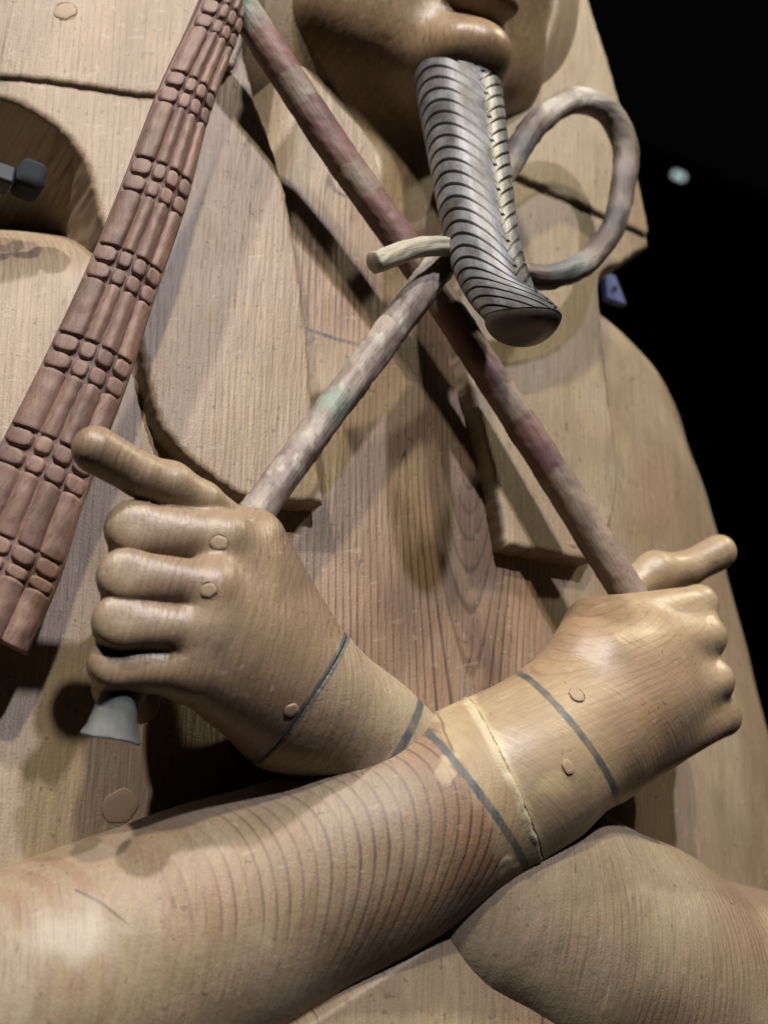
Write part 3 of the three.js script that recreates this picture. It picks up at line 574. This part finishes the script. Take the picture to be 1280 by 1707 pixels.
  // flared foot below the fist
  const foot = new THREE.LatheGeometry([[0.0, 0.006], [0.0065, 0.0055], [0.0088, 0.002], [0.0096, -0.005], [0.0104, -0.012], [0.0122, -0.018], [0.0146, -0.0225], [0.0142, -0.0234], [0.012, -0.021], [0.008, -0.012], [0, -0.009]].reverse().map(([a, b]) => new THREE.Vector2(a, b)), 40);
  { const A = foot.attributes.position, col = []; for (let i = 0; i < A.count; i++) { const p = [A.getX(i), A.getY(i), A.getZ(i)], s = 1 + fbm(p[0] * 90, p[1] * 90, p[2] * 90, 2) * 0.12; A.setXYZ(i, p[0] * s, p[1] + noise(p[0] * 120, 1, p[2] * 120) * 0.0012, p[2] * s); col.push(...shade(i % 11 < 3 ? [0.06, 0.055, 0.045] : mottle(p, [0.15, 0.165, 0.155], [0.09, 0.1, 0.1], 160), p)); } foot.setAttribute('color', new THREE.Float32BufferAttribute(col, 3)); foot.computeVertexNormals(); }  // shade inside the hollow underside is painted in as near black
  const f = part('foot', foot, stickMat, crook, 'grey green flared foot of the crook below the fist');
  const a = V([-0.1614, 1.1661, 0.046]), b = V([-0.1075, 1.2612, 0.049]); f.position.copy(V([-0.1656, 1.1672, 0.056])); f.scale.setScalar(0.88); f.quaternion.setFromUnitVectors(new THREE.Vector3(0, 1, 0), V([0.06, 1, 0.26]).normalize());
}
const flail = thing('flail', 'reddish wooden flail with a banded handle and hanging beaded strands', 'flail', [0, 0, 0]);
{
  const bands = [[0, 1], [0.09, 0], [0.215, 1], [0.30, 0], [0.345, 1], [0.475, 0], [0.55, 1], [0.65, 0], [0.70, 1], [0.80, 0], [0.845, 1], [0.91, 0]];
  const stick = (t, a, p) => {
    let k = 0; for (const [s, v] of bands) if (t > s + 0.004 * noise(Math.cos(a) * 3, Math.sin(a) * 3, s * 50)) k = v;
    const cream = mottle(p, [0.25, 0.2, 0.15], [0.175, 0.13, 0.105], 70), red = mottle(p, [0.185, 0.1, 0.088], [0.125, 0.063, 0.058], 60);
    let c = mix3(cream, red, k ? 0.95 : 0.08); if (t < 0.09) c = mix3(cream, [0.2, 0.13, 0.1], 0.35);
    const gr = Math.exp(-Math.pow((t - 0.945) / 0.02, 2)); c = mix3(c, [0.12, 0.24, 0.18], clamp(gr * (0.7 + 2 * fbm(p[0] * 160, p[1] * 160, p[2] * 160, 2))));
    return shade(c, p);
  };
  part('handle', rodGeometry([[0.1279, 1.2615, 0.036], [0.1174, 1.2751, 0.036], [-0.0056, 1.4221, 0.036], [-0.0677, 1.4882, 0.036], [-0.1259, 1.5562, 0.036], [-0.1397, 1.5746, 0.036]], [0.0098, 0.0096, 0.0092, 0.009, 0.0092, 0.0094, 0.0092, 0.0088], 260, 28, stick, 0.0004, 5), stickMat, flail);

  // stations down the hanging strands: left edge, right edge, at each beaded band
  const S = [[[-0.1416, 1.5957, 0.045], [-0.1176, 1.5948, 0.04]], [[-0.1551, 1.5391, 0.041], [-0.1299, 1.5342, 0.038]], [[-0.1689, 1.4896, 0.036], [-0.1405, 1.4827, 0.036]], [[-0.1805, 1.4349, 0.03], [-0.1481, 1.4265, 0.034]], [[-0.1917, 1.3843, 0.024], [-0.1582, 1.3735, 0.03]], [[-0.2049, 1.3346, 0.018], [-0.1675, 1.322, 0.027]], [[-0.2192, 1.286, 0.01], [-0.1789, 1.2707, 0.022]], [[-0.2329, 1.2407, 0], [-0.1866, 1.2212, 0.015]], [[-0.2381, 1.2076, -0.006], [-0.1958, 1.1894, 0.01]]];
  const cl = new THREE.CatmullRomCurve3(S.map((s) => V(s[0])), false, 'centripetal'), cr = new THREE.CatmullRomCurve3(S.map((s) => V(s[1])), false, 'centripetal');
  const n = S.length - 1;
  const at = (u, v, h) => {   // v counts stations
    const l = cl.getPoint(clamp(v / n)), r = cr.getPoint(clamp(v / n)), e = 0.02;
    const d = cl.getPoint(clamp((v + e) / n)).sub(cl.getPoint(clamp((v - e) / n))), x = r.clone().sub(l);
    const nn = x.clone().cross(d).normalize(); if (nn.z < 0) nn.negate();
    const p = l.lerp(r, u).addScaledVector(nn, h + 0.0055 * (1 - Math.pow(2 * u - 1, 2)));
    return [p.x, p.y, p.z];
  };
  const fw = (p, s = 0) => { const t = clamp(0.5 + 1.4 * fbm(p[0] * 50 + s, p[1] * 14, p[2] * 50, 3)), g = 1 + 0.16 * noise(p[0] * 900, p[1] * 200, p[2] * 900); let c = mix3([0.215, 0.13, 0.1], [0.125, 0.072, 0.06], t); return c.map((v) => v * g); };
  const patch = (u0, u1, v0, v1, H, nu, nv, seed, round = false, scallop = 0) => {
    const pos = [], uv = [], col = [], idx = [];
    for (let j = 0; j <= nv; j++) for (let i = 0; i <= nu; i++) {
      const a = i / nu, b = j / nv, A = 2 * a - 1, C = 2 * b - 1, a2 = round ? 0.5 + 0.5 * A * Math.sqrt(1 - 0.16 * C * C) : a, b2 = round ? 0.5 + 0.5 * C * Math.sqrt(1 - 0.2 * A * A) : b + scallop * (1 - A * A) * (C > 0 ? C * C : -C * C);
      const p = at(mix(u0, u1, a2), mix(v0, v1, b2), H(a, b)); pos.push(...p); uv.push(...planarUV(p[0], p[1])); col.push(...fw(p, seed)); }
    for (let j = 0; j < nv; j++) for (let i = 0; i < nu; i++) { const a = j * (nu + 1) + i, b = a + 1, c = a + nu + 1, d = c + 1; idx.push(a, c, b, b, c, d); }
    const G = new THREE.BufferGeometry(); G.setAttribute('position', new THREE.Float32BufferAttribute(pos, 3)); G.setAttribute('uv', new THREE.Float32BufferAttribute(uv, 2)); G.setAttribute('color', new THREE.Float32BufferAttribute(col, 3)); G.setIndex(idx); G.computeVertexNormals(); return G;
  };
  const flailMat = woodMat({ vertexColors: true, map: tintFor(4, -0.5), roughness: 0.62, bumpScale: 0.0002 });
  // backing: a closed strip under the strands
  const ring = [[0.01, -0.009], [0.0, -0.004], [0.02, -0.0004], [0.5, -0.0004], [0.98, -0.0004], [1.0, -0.004], [0.99, -0.009], [0.5, -0.012]];
  { const pos = [], uv = [], col = [], idx = [], nv = 200, K = ring.length;
    for (let j = -1; j <= nv + 1; j++) for (let i = 0; i <= K; i++) { const q = j < 0 || j > nv ? [0.5, -0.006] : ring[i % K], v = mix(0.02, n, clamp(j / nv)), p = at(q[0], v, q[1]); pos.push(...p); uv.push(...planarUV(p[0], p[1])); col.push(...fw(p).map((c) => c * 0.8)); }
    for (let j = 0; j < nv + 2; j++) for (let i = 0; i < K; i++) { const a = j * (K + 1) + i, b = a + 1, c = a + K + 1, d = c + 1; idx.push(a, c, b, b, c, d); }
    const G = new THREE.BufferGeometry(); G.setAttribute('position', new THREE.Float32BufferAttribute(pos, 3)); G.setAttribute('uv', new THREE.Float32BufferAttribute(uv, 2)); G.setAttribute('color', new THREE.Float32BufferAttribute(col, 3)); G.setIndex(idx); G.computeVertexNormals();
    part('backing', G, flailMat, flail); }
  const cuts = [0, 0.34, 0.55, 0.77, 1.0], half = 0.2;
  for (let k = 0; k < 4; k++) {
    const u0 = cuts[k], u1 = cuts[k + 1];
    for (let b = 0; b < n; b++) {
      const v0 = b === 0 ? 0.05 : b + half, v1 = b === n - 1 ? n : b + 1 - half;
      part('strand', patch(u0, u1, v0, v1, (a, c) => {
        const side = Math.pow(Math.abs(2 * a - 1), k === 0 ? 3.2 : 2), end = Math.pow(Math.abs(2 * c - 1), 40);
        const edge = (k === 0 && a < 0.001) || (k === 3 && a > 0.999) ? 0.004 : 0;
        return 0.0018 - 0.003 * side - 0.002 * end - edge + 0.0003 * noise(a * 2, c * 6 + b * 7, k) + 0.0002 * noise(a * 7, c * 2.5 + b * 7, k);
      }, 14, 48, k, false, 0.035), flailMat, flail);
      if (b > 0) for (const r of [-1, 1]) {
        const c0 = b + (r < 0 ? -half + 0.012 : 0.006), c1 = b + (r < 0 ? -0.006 : half - 0.012);
        part('bead', patch(u0 + 0.006, u1 - 0.006, c0, c1, (a, c) => {
          const e = Math.min(1, Math.pow(Math.abs(2 * a - 1), 3.2) + Math.pow(Math.abs(2 * c - 1), 3.2)), edge = (k === 0 && a < 0.001) || (k === 3 && a > 0.999) ? 0.003 : 0;
          return (0.0013 + 0.0003 * h3(b, k, r)) * Math.sqrt(Math.max(0, 1 - 0.8 * e)) - 0.002 * Math.pow(e, 5) - edge + 0.0004 * noise(b * 3 + k, r, a * 2);
        }, 14, 14, k + b, true), flailMat, flail);
      }
    }
  }
}

// ---------------------------------------------------------------- display mounts and the far lamp
{
  const m = new THREE.MeshStandardMaterial({ color: new THREE.Color(0.014, 0.016, 0.02), roughness: 0.55, metalness: 0.2 });
  const felt = new THREE.MeshPhysicalMaterial({ color: new THREE.Color(0.03, 0.036, 0.042), roughness: 1, sheen: 0.6, sheenRoughness: 0.6, sheenColor: new THREE.Color(0.16, 0.2, 0.23), bumpMap: bumpFor(12), bumpScale: 0.002 });
  const t = thing('mount_clamp', 'dark metal display clamp with a felt pad in the hollow under the headdress', 'clamp', [-0.2223, 1.4483, -0.02]);
  const bar = part('arm', new RoundedBoxGeometry(0.09, 0.011, 0.014, 3, 0.002), m, t); bar.position.set(-0.047, -0.003, 0); bar.rotation.z = -0.05;
  const pad = part('felt_pad', new RoundedBoxGeometry(0.015, 0.0165, 0.02, 5, 0.005), felt, t); pad.position.set(0.006, -0.001, 0); pad.rotation.z = -0.12;
  const blue = new THREE.MeshStandardMaterial({ color: new THREE.Color(0.035, 0.05, 0.15), roughness: 0.7 });
  const s = thing('mount_bracket', 'small blue mount bracket tucked behind the shoulder under the headdress corner', 'bracket', [0.2206, 1.5548, -0.09]);
  s.scale.setScalar(0.8);
  const sh = new THREE.Shape([[-0.008, -0.012], [0.012, -0.012], [0.006, 0.002], [0.001, 0.013], [-0.009, 0.013]].map(([x, y]) => new THREE.Vector2(x, y)));
  part('plate', new THREE.ExtrudeGeometry(sh, { depth: 0.006, bevelSize: 0.001, bevelThickness: 0.001, bevelSegments: 2 }), blue, s);
  part('bolt', new THREE.CylinderGeometry(0.002, 0.002, 0.02, 16).rotateX(Math.PI / 2), m, s);
}
{
  const L = [3.5284, 5.0198, -3.6], t = thing('gallery_lamp', 'tiny pale twin lamp glowing in the dark far behind the coffin', 'lamp', L);
  const glow = new THREE.MeshStandardMaterial({ color: 0x111111, emissive: new THREE.Color(0.62, 0.8, 0.78), emissiveIntensity: 0.9 });
  for (const dx of [-0.017, 0.017]) { const b = part('bulb', new THREE.SphereGeometry(0.016, 20, 14), glow, t); b.position.x = dx; }
  const h = part('housing', new RoundedBoxGeometry(0.1, 0.05, 0.03, 2, 0.008), darkMat, t); h.position.z = -0.025;
  const p = new THREE.PointLight(new THREE.Color(0.62, 0.8, 0.78), 0.004); p.position.set(0, 0, 0.02); t.add(p);
}
renderer.render(scene, camera);
